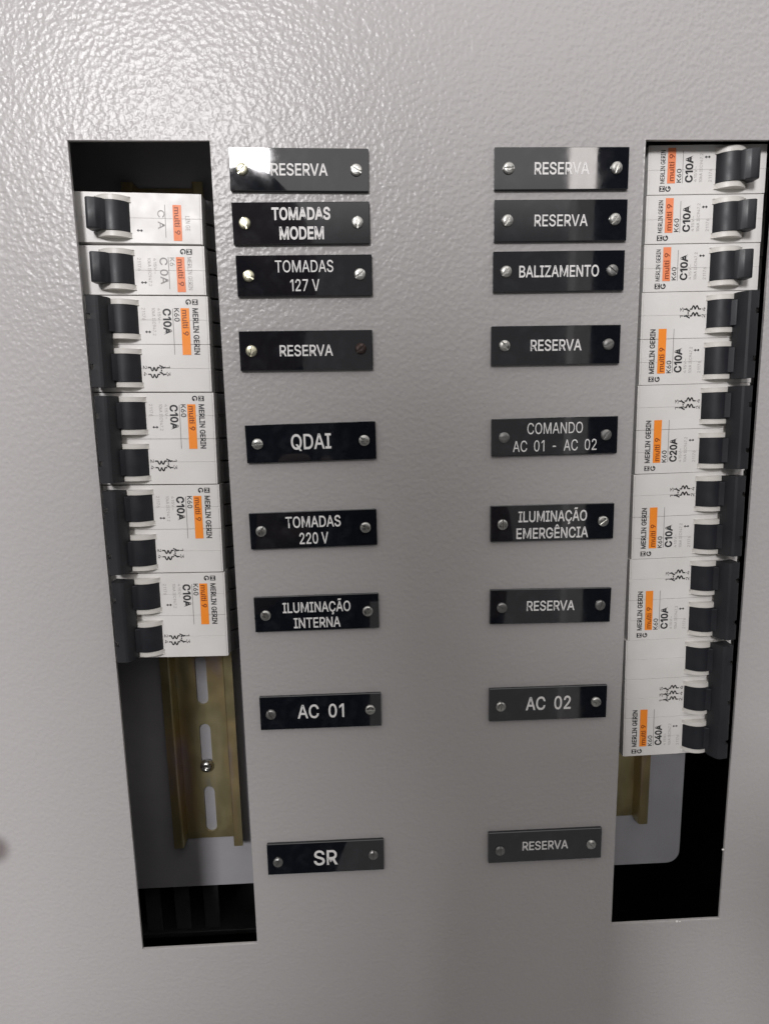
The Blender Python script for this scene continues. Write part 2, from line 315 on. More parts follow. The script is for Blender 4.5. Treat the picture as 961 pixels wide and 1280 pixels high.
def raw_text(s, off):
    """flat filled lettering; loops that wind clockwise are solid, the others are holes"""
    groups = []; x = 0
    for ch in s:
        adv, loops = GLYPHS.get(ch, GLYPHS[' '])
        L = [[(int(t.split(',')[0])+x, int(t.split(',')[1])) for t in q.split()] for q in loops]
        ar = [sum(p[i-1][0]*p[i][1]-p[i][0]*p[i-1][1] for i in range(len(p))) for p in L]
        outs = [[p] for p, q in zip(L, ar) if q < 0]
        for p, q in zip(L, ar):
            if q > 0:
                c = [o for o in outs if min(v[0] for v in o[0]) <= min(v[0] for v in p) and max(v[0] for v in o[0]) >= max(v[0] for v in p)]
                (c or outs)[0].append(p)
        for k, o in enumerate(outs): groups.append((k, o))
        x += adv
    bm = bmesh.new()
    for lvl in sorted({k for k, _ in groups}):
        cu = bpy.data.curves.new('lettering', 'CURVE')
        cu.dimensions = '2D'; cu.fill_mode = 'BOTH'; cu.offset = off
        for k, o in groups:
            if k != lvl: continue
            for p in o:
                sp = cu.splines.new('POLY'); sp.points.add(len(p)-1); sp.use_cyclic_u = True
                for i, (px, py) in enumerate(p): sp.points[i].co = (px/500, py/500, 0, 1)
        ob = bpy.data.objects.new('lettering', cu); C.objects.link(ob)
        dg = bpy.context.evaluated_depsgraph_get()
        me = bpy.data.meshes.new_from_object(ob.evaluated_get(dg))
        n0 = len(bm.verts)
        bm.from_mesh(me)
        bm.verts.ensure_lookup_table()
        for v in bm.verts[n0:]: v.co.z = lvl*0.000004
        bpy.data.meshes.remove(me); bpy.data.objects.remove(ob); bpy.data.curves.remove(cu)
    me = bpy.data.meshes.new('lettering'); bm.to_mesh(me); bm.free()
    return me
_cap = {}
_txt = {}
def text_mesh(s, width, cap, m, bold=0.0, centre=True):
    """string scaled to a width and a capital height in mm; origin at its middle (or left, baseline)"""
    k = (s, width, cap, m.name, bold, centre)
    if k in _txt: return _txt[k]
    if bold not in _cap:
        h = raw_text('H', bold); _cap[bold] = (min(v.co.y for v in h.vertices), max(v.co.y for v in h.vertices))
        bpy.data.meshes.remove(h)
    y0, y1 = _cap[bold]
    me = raw_text(s, bold)
    xs = [v.co.x for v in me.vertices]
    x0, x1 = min(xs), max(xs)
    sx = width/(x1-x0); sy = cap/(y1-y0)
    for v in me.vertices:
        x = (v.co.x-x0)*sx - (width/2 if centre else 0)
        y = (v.co.y-y0)*sy - (cap/2 if centre else 0)
        v.co = (x*MM, y*MM, v.co.z)
    me.materials.clear(); me.materials.append(m)
    _txt[k] = me
    return me

# ------------------------------------------------------------------ cover panel
SX = (-129.59, -79.70, 79.54, 129.59)
SY = (164.5, -163.84)
TH = 1.1
def cover_panel():
    bm = bmesh.new()
    xs = [-380, SX[0], SX[1], SX[2], SX[3], 380]
    ys = [-420, SY[1], SY[0], 520]
    g = {}
    for z in (0, -TH):
        for i, x in enumerate(xs):
            for j, y in enumerate(ys):
                g[i, j, z] = bm.verts.new((x*MM, -z*MM, y*MM))
    cells = [(i, j) for i in range(5) for j in range(3) if not (j == 1 and i in (1, 3))]
    cs = set(cells)
    for i, j in cells:
        bm.faces.new([g[i, j, 0], g[i+1, j, 0], g[i+1, j+1, 0], g[i, j+1, 0]])
        bm.faces.new([g[i, j, -TH], g[i, j+1, -TH], g[i+1, j+1, -TH], g[i+1, j, -TH]])
        for (a, b_, nb) in (((i, j), (i+1, j), (i, j-1)), ((i, j+1), (i+1, j+1), (i, j+1)), ((i, j), (i, j+1), (i-1, j)), ((i+1, j), (i+1, j+1), (i+1, j))):
            if nb not in cs:
                bm.faces.new([g[a[0], a[1], 0], g[b_[0], b_[1], 0], g[b_[0], b_[1], -TH], g[a[0], a[1], -TH]])
    # a rounded burr on the front edges of the openings
    es = [e for e in bm.edges if len(e.link_faces) == 2 and abs(e.link_faces[0].normal.dot(e.link_faces[1].normal)) < 0.5
          and all(abs(v.co.y) < 1e-6 for v in e.verts)]
    bm.normal_update()
    es = [e for e in bm.edges if all(abs(v.co.y) < 1e-6 for v in e.verts) and e.calc_face_angle(0) > 1.0]
    bmesh.ops.bevel(bm, geom=es, offset=0.35*MM, segments=2, affect='EDGES', profile=0.5)
    me = mesh_of(bm, 'cover_panel', PAINT)
    o = link('cover_panel', me, None, (0, 0, BASE))
    tag(o, 'textured light grey metal cover panel with two tall breaker openings', 'panel')
    for cx, cz, q in ((128.9, -128.9, 0.7), (109.7, -164.1, 0.8), (111.2, -164.3, 0.45)):
        bm = bmesh.new()
        bmesh.ops.create_icosphere(bm, subdivisions=1, radius=q*MM, matrix=Matrix.Translation((cx*MM, -0.1*MM, cz*MM)) @ Matrix.Diagonal((1, 0.5, 0.7, 1)))
        link('paint_chip', mesh_of(bm, 'paint_chip', WHITE), o)
    return o
cover_panel()

# the box behind the panel
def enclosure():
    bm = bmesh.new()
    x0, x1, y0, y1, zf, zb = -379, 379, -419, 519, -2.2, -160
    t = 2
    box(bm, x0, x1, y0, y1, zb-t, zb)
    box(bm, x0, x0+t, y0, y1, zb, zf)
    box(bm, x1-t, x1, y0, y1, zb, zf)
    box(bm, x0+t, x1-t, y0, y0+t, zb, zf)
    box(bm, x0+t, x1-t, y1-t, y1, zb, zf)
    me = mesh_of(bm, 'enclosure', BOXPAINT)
    o = thing('enclosure', 0, 0, 0)
    link('box_shell', me, o)
    tag(o, 'dark interior of the metal box seen through the openings', 'electrical box')
enclosure()

def mounting_plate():
    zt, zb = -57.4, -59.4
    x0, x1, y0, y1, r = -330, 142.5, -182.3, 470, 7
    pts = []
    for cx, cy, a0 in ((x1-r, y0+r, -90), (x1-r, y1-r, 0), (x0+r, y1-r, 90), (x0+r, y0+r, 180)):
        for k in range(9):
            a = R(a0 + k*90/8)
            pts.append((cx + r*math.cos(a), cy + r*math.sin(a)))
    bm = bmesh.new()
    a = [bm.verts.new((p[0]*MM, p[1]*MM, zt*MM)) for p in pts]
    b = [bm.verts.new((p[0]*MM, p[1]*MM, zb*MM)) for p in pts]
    bm.faces.new(a); bm.faces.new(list(reversed(b)))
    for i in range(len(a)):
        j = (i+1) % len(a)
        bm.faces.new((a[i], b[i], b[j], a[j]))
    o = thing('mounting_plate', 0, 0, 0)
    link('plate', mesh_of(bm, 'plate', PLATEPAINT), o)
    tag(o, 'smooth pale grey mounting plate with rounded corner behind the rails', 'plate')
mounting_plate()

# ------------------------------------------------------------------ DIN rails
def rail_mesh(y0, y1, slots):
    t = 1.0
    bm = bmesh.new()
    # base with elongated holes: built as a grid of cells with rounded hole outlines
    zf, zb = -56.2, -57.2
    hw, sw = 12.5, 2.9
    def quad(p):
        vs = [bm.verts.new((a*MM, b*MM, c*MM)) for a, b, c in p]; bm.faces.new(vs)
    def loop_outline(ya, yb):
        pts = []
        for cy, a0 in ((ya+sw, 180), (yb-sw, 0)):
            for k in range(7):
                a = R(a0 + k*180/6); pts.append((sw*math.cos(a), cy + sw*math.sin(a)))
        return pts       # counter-clockwise: bottom half then top half
    segs = sorted(slots)
    cur = y0
    for ya, yb in segs + [(y1, None)]:
        if ya > cur:
            quad([(-hw, cur, zf), (hw, cur, zf), (hw, ya, zf), (-hw, ya, zf)])
        if yb is None: break
        o = loop_outline(ya, yb)
        bot, top = o[:7], o[7:]
        # sides
        quad([(-hw, ya, zf), (-sw, ya, zf), (-sw, ya+sw, zf), (-hw, ya+sw, zf)])
        quad([(hw, ya+sw, zf), (sw, ya+sw, zf), (sw, ya, zf), (hw, ya, zf)])
        quad([(-hw, ya+sw, zf), (-sw, ya+sw, zf), (-sw, yb-sw, zf), (-hw, yb-sw, zf)])
        quad([(sw, ya+sw, zf), (hw, ya+sw, zf), (hw, yb-sw, zf), (sw, yb-sw, zf)])
        quad([(-hw, yb-sw, zf), (-sw, yb-sw, zf), (-sw, yb, zf), (-hw, yb, zf)])
        quad([(sw, yb-sw, zf), (hw, yb-sw, zf), (hw, yb, zf), (sw, yb, zf)])
        for k in range(6):
            a, b = bot[k], bot[k+1]; quad([(a[0], ya, zf), (b[0], ya, zf), (b[0], b[1], zf), (a[0], a[1], zf)])
            a, b = top[k], top[k+1]; quad([(b[0], yb, zf), (a[0], yb, zf), (a[0], a[1], zf), (b[0], b[1], zf)])
        for k in range(len(o)):
            a, b = o[k], o[(k+1) % len(o)]; quad([(a[0], a[1], zf), (b[0], b[1], zf), (b[0], b[1], zb), (a[0], a[1], zb)])
        cur = yb
    # webs and lips, one folded profile on each side
    for s in (-1, 1):
        prof = [(12.5, -56.2), (12.7, -55.9), (12.75, -49.9), (13.0, -49.0), (13.6, -48.7), (17.5, -48.7), (17.5, -49.7), (14.0, -49.7), (13.75, -50.2), (13.7, -56.6), (13.3, -57.2), (12.5, -57.2)]
        a = [bm.verts.new((s*p[0]*MM, y0*MM, p[1]*MM)) for p in prof]
        b = [bm.verts.new((s*p[0]*MM, y1*MM, p[1]*MM)) for p in prof]
        n = len(prof)
        for i in range(n):
            bm.faces.new((a[i], b[i], b[(i+1) % n], a[(i+1) % n]))
        bm.faces.new(a); bm.faces.new(list(reversed(b)))
    bmesh.ops.remove_doubles(bm, verts=bm.verts, dist=1e-6)
    return mesh_of(bm, 'rail', ZINC)

slots = [(-52-27+36*k, -52+36*k) for k in range(-2, 6)]
slots = [(-149.5, -123.5), (-114, -88.5), (-78, -52), (-42, -16), (-6, 20), (30, 56), (66, 92), (102, 128)]
rl = thing('din_rail', -112.0, 0, 0)
tag(rl, 'yellow zinc slotted rail with a round screw, under the left breakers', 'mounting rail', 'rails behind the breakers')
link('rail', rail_mesh(-153.0, 168.5, slots), rl)
rr = thing('din_rail', 101.6, 0, 0)
tag(rr, 'yellow zinc rail end showing below the three pole breaker on the right', 'mounting rail', 'rails behind the breakers')
link('rail', rail_mesh(-151.5, 168.5, [(a+2, b+2) for a, b in slots]), rr)

def pan_screw_mesh(rad, h, slotw, mt, dome=0.75, depth=0.5, flat_rim=True, seg=28):
    """slotted pan head: dome cut by a straight slot"""
    bm = bmesh.new()
    prof = [(0.0, h), (rad*0.45, h*0.97), (rad*0.75, h*0.86), (rad*0.93, h*0.6), (rad, h*0.3), (rad, 0)]
    # build the head as two halves with the slot between them
    for s in (-1, 1):
        rings = []
        for r_, z in prof[1:]:
            a0 = math.asin(min(0.98, slotw/2/r_))
            ring = []
            for k in range(seg//2+1):
                a = a0 + (math.pi-2*a0)*k/(seg//2)
                ring.append(bm.verts.new((r_*math.cos(a)*MM, s*r_*math.sin(a)*MM, z*MM)))
            rings.append(ring)
        for q in range(len(rings)-1):
            for k in range(seg//2):
                bm.faces.new((rings[q][k], rings[q][k+1], rings[q+1][k+1], rings[q+1][k]))
        # inner cap at the top
        bm.faces.new(rings[0])
        # slot wall
        a = [r[0] for r in rings]; b = [r[-1] for r in rings]
        lo = max(0.05, h-depth-0.4)
        bm.faces.new([*a, *reversed(b)])
    # floor of the slot
    box(bm, -rad*0.97, rad*0.97, -slotw/2-0.02, slotw/2+0.02, 0.0, max(0.1, h-depth))
    me = mesh_of(bm, 'screw', mt)
    return me

def round_screw():
    o = bpy.data.objects.new('rail_screw', None)
    bm = bmesh.new()
    prof = [(0.9, 2.0), (1.0, 2.9), (2.0, 2.7), (2.9, 2.0), (3.4, 1.0), (3.5, 0.0)]
    rings = []
    for r_, z in prof:
        rings.append([bm.verts.new((r_*math.cos(k*math.pi/12)*MM, r_*math.sin(k*math.pi/12)*MM, z*MM)) for k in range(24)])
    bm.faces.new(rings[0])
    for q in range(len(rings)-1):
        for k in range(24):
            j = (k+1) % 24
            bm.faces.new((rings[q][k], rings[q][j], rings[q+1][j], rings[q+1][k]))
    bm.faces.new(list(reversed(rings[-1])))
    return mesh_of(bm, 'screw', NICKEL, smooth=True)
link('screw', round_screw(), rl, (0, -111.5*MM, -56.1*MM))
link('screw', round_screw(), rr, (-2*MM, -100*MM, -56.1*MM))

# ------------------------------------------------------------------ slotted cable ducts in the box
def duct(x0, x1, y0, y1, z0, z1, label, pitch=12.5, fing=8.0, vertical=False):
    o = thing('cable_duct', 0, 0, 0)
    tag(o, label, 'cable duct')
    bm = bmesh.new()
    if not vertical:
        box(bm, x0, x1, y0, y1, z0, z0+2)
    else:
        box(bm, x0, x1, y0, y1, z0, z0+2)
    link('duct_base', mesh_of(bm, 'duct_base', DUCT), o)
    bm = bmesh.new()
    box(bm, -fing/2, fing/2, 0, 1.6, 0, z1-z0-2, 0.3)
    fm = mesh_of(bm, 'finger', DUCT)
    if not vertical:
        x = x0+fing/2
        while x < x1:
            link('finger', fm, o, (x*MM, (y1-1.6)*MM, (z0+2)*MM))
            x += pitch
    else:
        y = y0+fing/2
        while y < y1:
            link('finger', fm, o, ((x1-1.6)*MM, y*MM, (z0+2)*MM), (0, 0, R(-90)))
            y += pitch
    return o
# front faces of the fingers catch a little light at the bottom of the left opening
def comb(x0, n, pitch, w, ytop, ybot, z, label):
    o = thing('cable_duct', 0, 0, 0)
    tag(o, label, 'cable duct')
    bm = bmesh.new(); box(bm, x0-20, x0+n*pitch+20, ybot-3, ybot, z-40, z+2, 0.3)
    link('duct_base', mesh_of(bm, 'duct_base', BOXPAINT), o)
    bm = bmesh.new(); box(bm, 0, w, 0, ytop-ybot, -1.6, 0, 0.4)
    fm = mesh_of(bm, 'finger', DUCT)
    for k in range(n): link('finger', fm, o, ((x0+k*pitch)*MM, ybot*MM, z*MM))
comb(-156.5, 3, 16.3, 8.5, -192, -222, -72, 'dark slotted cable duct at the bottom of the left opening')

# ------------------------------------------------------------------ circuit breakers
NW = 46.16
_m = {}
def cached(key, fn):
    if key not in _m: _m[key] = fn()
    return _m[key]

def body_mesh(n):
    bm = bmesh.new()
    prof = [(0, -0.0), (NW, -0.0), (NW, -19), (NW+4, -21.5), (61.5, -21.5), (61.5, -61-0), (40, -61), (40, -47), (5, -47), (5, -61), (-15.5, -61), (-15.5, -21.5), (-4, -21.5), (0, -19)]
    prof = [(y, z if z > -45 else max(z, -48.5)) for y, z in prof]
    prof = [(0, 0), (NW, 0), (NW, -19), (NW+4, -21.5), (61.5, -21.5), (61.5, -43.2), (-15.5, -43.2), (-15.5, -21.5), (-4, -21.5), (0, -19)]
    for p in range(n):
        for h in (0, 1):
            x0 = p*18 + h*9 + (0.01 if h else 0.06)
            x1 = p*18 + h*9 + 9 - (0.06 if h else 0.01)
            if p == 0 and h == 0: x0 = 0.2
            if p == n-1 and h == 1: x1 = n*18-0.2
            extrude_yz(bm, prof, x0, x1, 0.07)
            box(bm, x0+0.02, x1-0.02, 20.9, 45.5, -0.1, 0.14, 0.05)
    return mesh_of(bm, 'body', WHITE)

def side_mesh():  # added dark strip in place of the shade beside the nose
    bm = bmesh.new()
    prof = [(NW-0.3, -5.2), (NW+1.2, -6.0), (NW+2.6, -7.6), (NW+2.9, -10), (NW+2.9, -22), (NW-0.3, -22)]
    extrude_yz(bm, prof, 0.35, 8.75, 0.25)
    return mesh_of(bm, 'side_shade', SIDE_SHADE)

def arc(cy, cz, r, a0, a1, k):
    return [(cy + r*math.cos(R(a0 + (a1-a0)*i/k)), cz + r*math.sin(R(a0 + (a1-a0)*i/k))) for i in range(k+1)]

def toggle_mesh(lever):
    bm = bmesh.new()
    drum = arc(13.7, -2.9, 6.75, 0, 180, 20)
    extrude_yz(bm, drum, 3.8, 14.2, 0.0)
    if lever:
        prof = [(12.6, 3.5), (11.2, 4.6), (9.6, 5.6), (7.0, 6.1), (6.2, 5.8), (5.6, 4.8), (5.9, 1.0), (8.2, 0.2), (11.0, 0.6)]
        extrude_yz(bm, prof, 3.7, 14.3, 0.35, 2)
    else:
        prof = [(12.6, 3.4), (10.8, 4.6), (9.0, 5.3), (7.4, 5.3), (7.4, 0.8), (11.0, 0.8)]
        extrude_yz(bm, prof, 4.1, 13.9, 0.2)
    me = mesh_of(bm, 'toggle', DARK)
    for p in me.polygons: p.use_smooth = abs(p.normal.x) < 0.5
    me.set_sharp_from_angle(angle=R(28))
    return me

def collar_mesh():
    bm = bmesh.new()
    pr = [(20.4, -0.3), (20.3, -0.1)] + arc(13.8, -3.9, 7.3, 32, 148, 18) + [(7.1, -0.1), (7.0, -0.3)]
    extrude_yz(bm, pr, 0, 1.9, 0.5, 3)
    me = mesh_of(bm, 'collar', COLLAR, smooth=True)
    me.set_sharp_from_angle(angle=R(50))
    return me

def tie_mesh(n):
    bm = bmesh.new()
    L = n*18 - 3.2
    prof = [(3.5, 1.2), (3.5, 7.0), (3.9, 7.8), (4.7, 8.2), (7.6, 8.5), (8.5, 8.2), (9.3, 7.2), (10.6, 4.6), (10.8, 2.6), (9.0, 2.6)]
    # notches along the outer edge, at the middle of each pole
    cuts = []
    for p in range(n):
        c = p*18 + 9
        cuts.append((c-1.0, c+1.0))
    x = 1.6
    nprof = [(4.8, 1.2), (4.8, 7.2), (5.0, 7.8), (5.3, 8.25), (7.6, 8.5), (8.5, 8.2), (9.3, 7.2), (10.6, 4.6), (10.8, 2.6), (9.0, 2.6)]
    secs = []
    for a, b in cuts:
        secs.append((x, a, prof)); secs.append((a, b, nprof)); x = b
    secs.append((x, 1.6+L, prof))
    for a, b, pr in secs:
        extrude_yz(bm, pr, a, b, 0.0)
    me = mesh_of(bm, 'handle_tie', BAR)
    me.set_sharp_from_angle(angle=R(22))
    return me

def rect_mesh(w, h, m, name):
    bm = bmesh.new()
    box(bm, 0, w, -h/2, h/2, 0, 0.03)
    return mesh_of(bm, name, m)

def strokes_mesh(lines, w, m, name):
    """flat ink strokes; each line is a list of (x, y) mm"""
    bm = bmesh.new()
    for ln in lines:
        for (x0, y0), (x1, y1) in zip(ln[:-1], ln[1:]):
            dx, dy = x1-x0, y1-y0
            l = math.hypot(dx, dy) or 1
            nx, ny = -dy/l*w/2, dx/l*w/2
            ex, ey = dx/l*w*0.25, dy/l*w*0.25
            vs = [bm.verts.new((a*MM, b*MM, 0)) for a, b in ((x0-ex+nx, y0-ey+ny), (x0-ex-nx, y0-ey-ny), (x1+ex-nx, y1+ey-ny), (x1+ex+nx, y1+ey+ny))]
            bm.faces.new(vs)
    return mesh_of(bm, name, m)

def diagram_lines(n):
    """contact diagram of the poles: a wavy trip symbol with its terminals for each pole"""
    L = []
    for p in range(n):
        x = p*2.6
        L.append([(x, 7.2), (x, 6.6)])
        L.append([(x, 6.3), (x-0.75, 5.0)])
        L.append([(x-0.35, 5.9), (x+0.3, 6.4)])
        L.append([(x, 4.9), (x, 4.3)])
        L.append([(x + 1.25*math.sin(R(a)), 4.2 - a/180*1.3) for a in range(0, 181, 30)])
        L.append([(x + 1.25*math.sin(R(a)), 2.8 - a/180*1.3) for a in range(0, 181, 30)])
        L.append([(x, 1.4), (x, 0.6)])
    if n > 1:
        for k in range((n-1)*3):
            L.append([(k*0.87+0.1, 5.6), (k*0.87+0.5, 5.6)])
    return L

def logo_meshes():
    # square badge with a pale mark, and an open ring beside it
    bm = bmesh.new(); box(bm, 0, 2.0, 0, 2.1, 0, 0.03)
    sq = mesh_of(bm, 'badge', INK)
    mk = strokes_mesh([[(0.4, 0.35), (0.4, 1.6), (1.0, 0.9), (1.6, 1.6), (1.6, 0.35)]], 0.28, WHITE, 'badge_mark')
    ring = [(1.0 + 0.85*math.cos(R(a)), 0.95 + 0.85*math.sin(R(a))) for a in range(40, 341, 20)]
    rg = strokes_mesh([ring, [(1.8, 0.7), (1.1, 0.7)]], 0.42, INK, 'ring_mark')
    return sq, mk, rg

def put(name, me, par, x, y, z=0.19):
    return link(name, me, par, (x*MM, y*MM, z*MM))

def breaker(col, idx, x0, ytop, theta, n, rating, label, wear_glare=0, z=0.0, extra=0.0, orange=None):
    """col 0: left column, printing turned clockwise; col 1: right column, turned anticlockwise"""
    half = n*9.0
    # pivot at the middle of the front face so that small tilts stay put
    piv = (x0+NW/2, ytop-half)
    base = -90 if col == 0 else 90
    th = base + theta
    a = R(th)
    ox = piv[0] - (half*math.cos(a) - NW/2*math.sin(a))
    oy = piv[1] - (half*math.sin(a) + NW/2*math.cos(a))
    o = thing('circuit_breaker', ox, oy, z, th)
    tag(o, label, 'circuit breaker', 'circuit breakers in the left opening' if col == 0 else 'circuit breakers in the right opening')
    link('body', cached(('body', n), lambda: body_mesh(n)), o)
    single = n == 1
    for p in range(n):
        for h_ in (0, 1): link('side_shade', cached('side', side_mesh), o, ((p*18+h_*9)*MM, 0, 0))
        link('toggle', cached(('tog', single), lambda: toggle_mesh(single)), o, (p*18*MM, 0, 0))
        cm = cached('collar', collar_mesh)
        link('collar', cm, o, ((p*18+1.8)*MM, 0, 0))
        link('collar', cm, o, ((p*18+14.3)*MM, 0, 0))
    if n > 1:
        link('handle_tie', cached(('tie', n), lambda: tie_mesh(n)), o)
    # printing
    sq, mk, rg = cached('logo', logo_meshes)
    faint = PALEINK if wear_glare else INK  # letters paled and left out for wear and for painted-in glare
    if single:
        if wear_glare != 1:
            put('badge', sq, o, 1.3, 39.5); put('badge_mark', mk, o, 1.3, 39.5, 0.23); put('ring_mark', rg, o, 1.3, 37.3)
        if wear_glare == 0:
            put('brand_lettering', text_mesh('MERLIN GERIN', 11.8, 1.75, INK, 0.01), o, 10.1, 40.5)
        elif wear_glare == 2:
            put('brand_lettering', text_mesh('MERLIN GERIN', 11.8, 1.6, PALEINK, 0.0), o, 10.1, 40.5)
        else:
            put('brand_lettering', text_mesh('LIN GE', 5.2, 1.6, PALEINK, 0.0), o, 10.6, 40.9)
        st = put('orange_stripe', cached(('st', 12.6), lambda: rect_mesh(12.6, 3.1, PINKORANGE, 'orange_stripe')), o, 4.2, 37.1)
        link('stripe_lettering', text_mesh('multi 9', 9.6, 2.0, BROWN, 0.012), st, (5.6*MM, 0.0*MM, 0.06*MM))
        if wear_glare == 0:
            put('model_lettering', text_mesh('K60', 4.9, 1.75, INK, 0.01), o, 6.9, 34.1)
        elif wear_glare == 2:
            put('model_lettering', text_mesh('K6', 3.0, 1.75, GREYINK, 0.0), o, 5.9, 34.1)
        put('rule_line', cached(('rule', 11.5), lambda: rect_mesh(11.5, 0.2, GREYINK, 'rule_line')), o, 4.2, 32.7)
        if wear_glare == 0: put('rating_lettering', text_mesh(rating, 9.6, 3.0, INK, 0.03), o, 9.2, 30.2)
        elif wear_glare == 2: put('rating_lettering', text_mesh('C 0A', 9.6, 2.9, GREYINK, 0.010), o, 9.2, 30.9)
        else: put('rating_lettering', text_mesh('C A', 6.6, 2.5, GREYINK, 0.002), o, 9.4, 31.2)
        sx = 0
    else:
        put('badge', sq, o, 1.4, 40.3); put('badge_mark', mk, o, 1.4, 40.3, 0.23); put('ring_mark', rg, o, 1.4, 37.9)
        put('brand_lettering', text_mesh('MERLIN GERIN', 17.2, 2.15, INK, 0.022), o, 13.2, 41.3)
        st = put('orange_stripe', cached(('st', 17.3, bool(orange)), lambda: rect_mesh(17.3, 3.2, orange or ORANGE, 'orange_stripe')), o, 4.6, 37.4)
        link('stripe_lettering', text_mesh('multi 9', 9.4, 2.1, BROWN, 0.012), st, (5.4*MM, 0.0*MM, 0.06*MM))
        put('model_lettering', text_mesh('K60', 4.9, 1.9, INK, 0.01), o, 7.1, 34.3)
        put('rule_line', cached(('rule', 17), lambda: rect_mesh(17.0, 0.2, GREYINK, 'rule_line')), o, 4.8, 32.8)
        put('rating_lettering', text_mesh(rating, 9.6, 3.1, INK, 0.03), o, 9.6, 30.6)
        put('contact_diagram', cached(('dia', n), lambda: strokes_mesh(diagram_lines(n), 0.5, INK, 'contact_diagram')), o, 26.6 if n == 2 else 26.0, 21.8)
        put('terminal_lettering', text_mesh('1 3' if n == 2 else '1 3 5', 2.9*n-1.9, 1.35, INK, 0.0), o, 27.9 if n == 2 else 28.6, 30.0)
        put('terminal_lettering', text_mesh('2 4' if n == 2 else '2 4 6', 2.9*n-1.9, 1.35, INK, 0.0), o, 27.9 if n == 2 else 28.6, 21.2)
    pale = PALEINK if wear_glare != 1 else None
    if pale:
        put('small_lettering', text_mesh('415V~', 5.6, 1.05, pale, 0.0), o, 7.4, 27.7)
        put('small_lettering', text_mesh('10kA IEC947.2', 10.2, 1.15, pale, 0.0), o, 9.6, 25.6)
        put('small_lettering', text_mesh('21176', 4.6, 1.2, pale, 0.0), o, 6.8, 21.9)
    put('arrow_mark', cached('arrow', lambda: strokes_mesh([[(0, -0.9), (0, 0.9)], [(-0.35, 0.5), (0, 0.95), (0.35, 0.5)], [(-0.35, -0.5), (0, -0.95), (0.35, -0.5)]], 0.3, INK, 'arrow_mark')), o, 13.4, 23.2)
    return o

LX, RX = -131.39, 83.5
LT, RT = 148.41, 165.3
LZ, RZ = -4.72, -5.5
left = [
    (0, 1, -1.6, 1, 'C10A', 'white single breaker at top of left opening, brand print mostly lost to wear and glare', 1, 0.5, PINKORANGE),
    (1, 1, -0.9, 1, 'C10A', 'white single breaker second from top of left opening, rating reads C 0A', 2, 0.0, PINKORANGE),
    (2, 2, -1.0, 1, 'C10A', 'two pole breaker directly below the single breakers in left opening', 0, 0, PINKORANGE),
    (4, 2, -0.9, 1, 'C10A', 'two pole breaker in left opening level with the QDAI plate', 0, 0, None),
    (6, 2, -0.7, 1, 'C10A', 'two pole breaker in left opening level with the TOMADAS 220 V plate', 0, 0, None),
    (8, 2, -0.7, 1, 'C10A', 'two pole breaker lowest in left opening, above the bare slotted rail', 0, 0, None),
]
for m_, n_, t_, _, rt, lb, wr, gap, oc in left:
    breaker(0, m_, LX, LT-18*m_+gap, t_, n_, rt, lb, wr, LZ, orange=None)
right = [
    (0, 1, 0.7, 'C10A', 'single breaker at the very top of right opening, beside upper RESERVA plate'),
    (1, 1, 0.6, 'C10A', 'single breaker in the middle of the three single ones in right opening'),
    (2, 1, 0.6, 'C10A', 'single breaker lowest of three singles in right opening, level with BALIZAMENTO plate'),
    (3, 2, 0.5, 'C10A', 'two pole breaker right under the single breakers in right opening'),
    (5, 2, 0.6, 'C20A', 'two pole breaker printed C20A in right opening beside COMANDO plate'),
    (7, 2, 0.9, 'C10A', 'two pole breaker in right opening level with ILUMINAÇÃO EMERGÊNCIA plate'),
    (9, 2, 0.9, 'C10A', 'two pole breaker in right opening just above the three pole breaker'),
    (11, 3, 0.9, 'C40A', 'large three pole breaker printed C40A, lowest in right opening'),
]
for m_, n_, t_, rt, lb in right:
    breaker(1, m_, RX, RT-17.864*m_-9*n_*(17.864/18-1), t_, n_, rt, lb, 0, RZ)

# ------------------------------------------------------------------ engraved name plates
PW, PH, PT = 50.0, 14.55, 1.5
def plate_mesh():
    bm = bmesh.new()
    box(bm, -PW/2, PW/2, -PH/2, PH/2, 0.02, PT, 0.18, 1)
    return mesh_of(bm, 'plate', ACRYLIC)
PLATE = plate_mesh()
SCREW = {k: pan_screw_mesh(2.15, 1.05, 0.55, m) for k, m in (('b', BRASSY), ('n', NICKEL), ('d', DULL), ('r', RUSTY))}

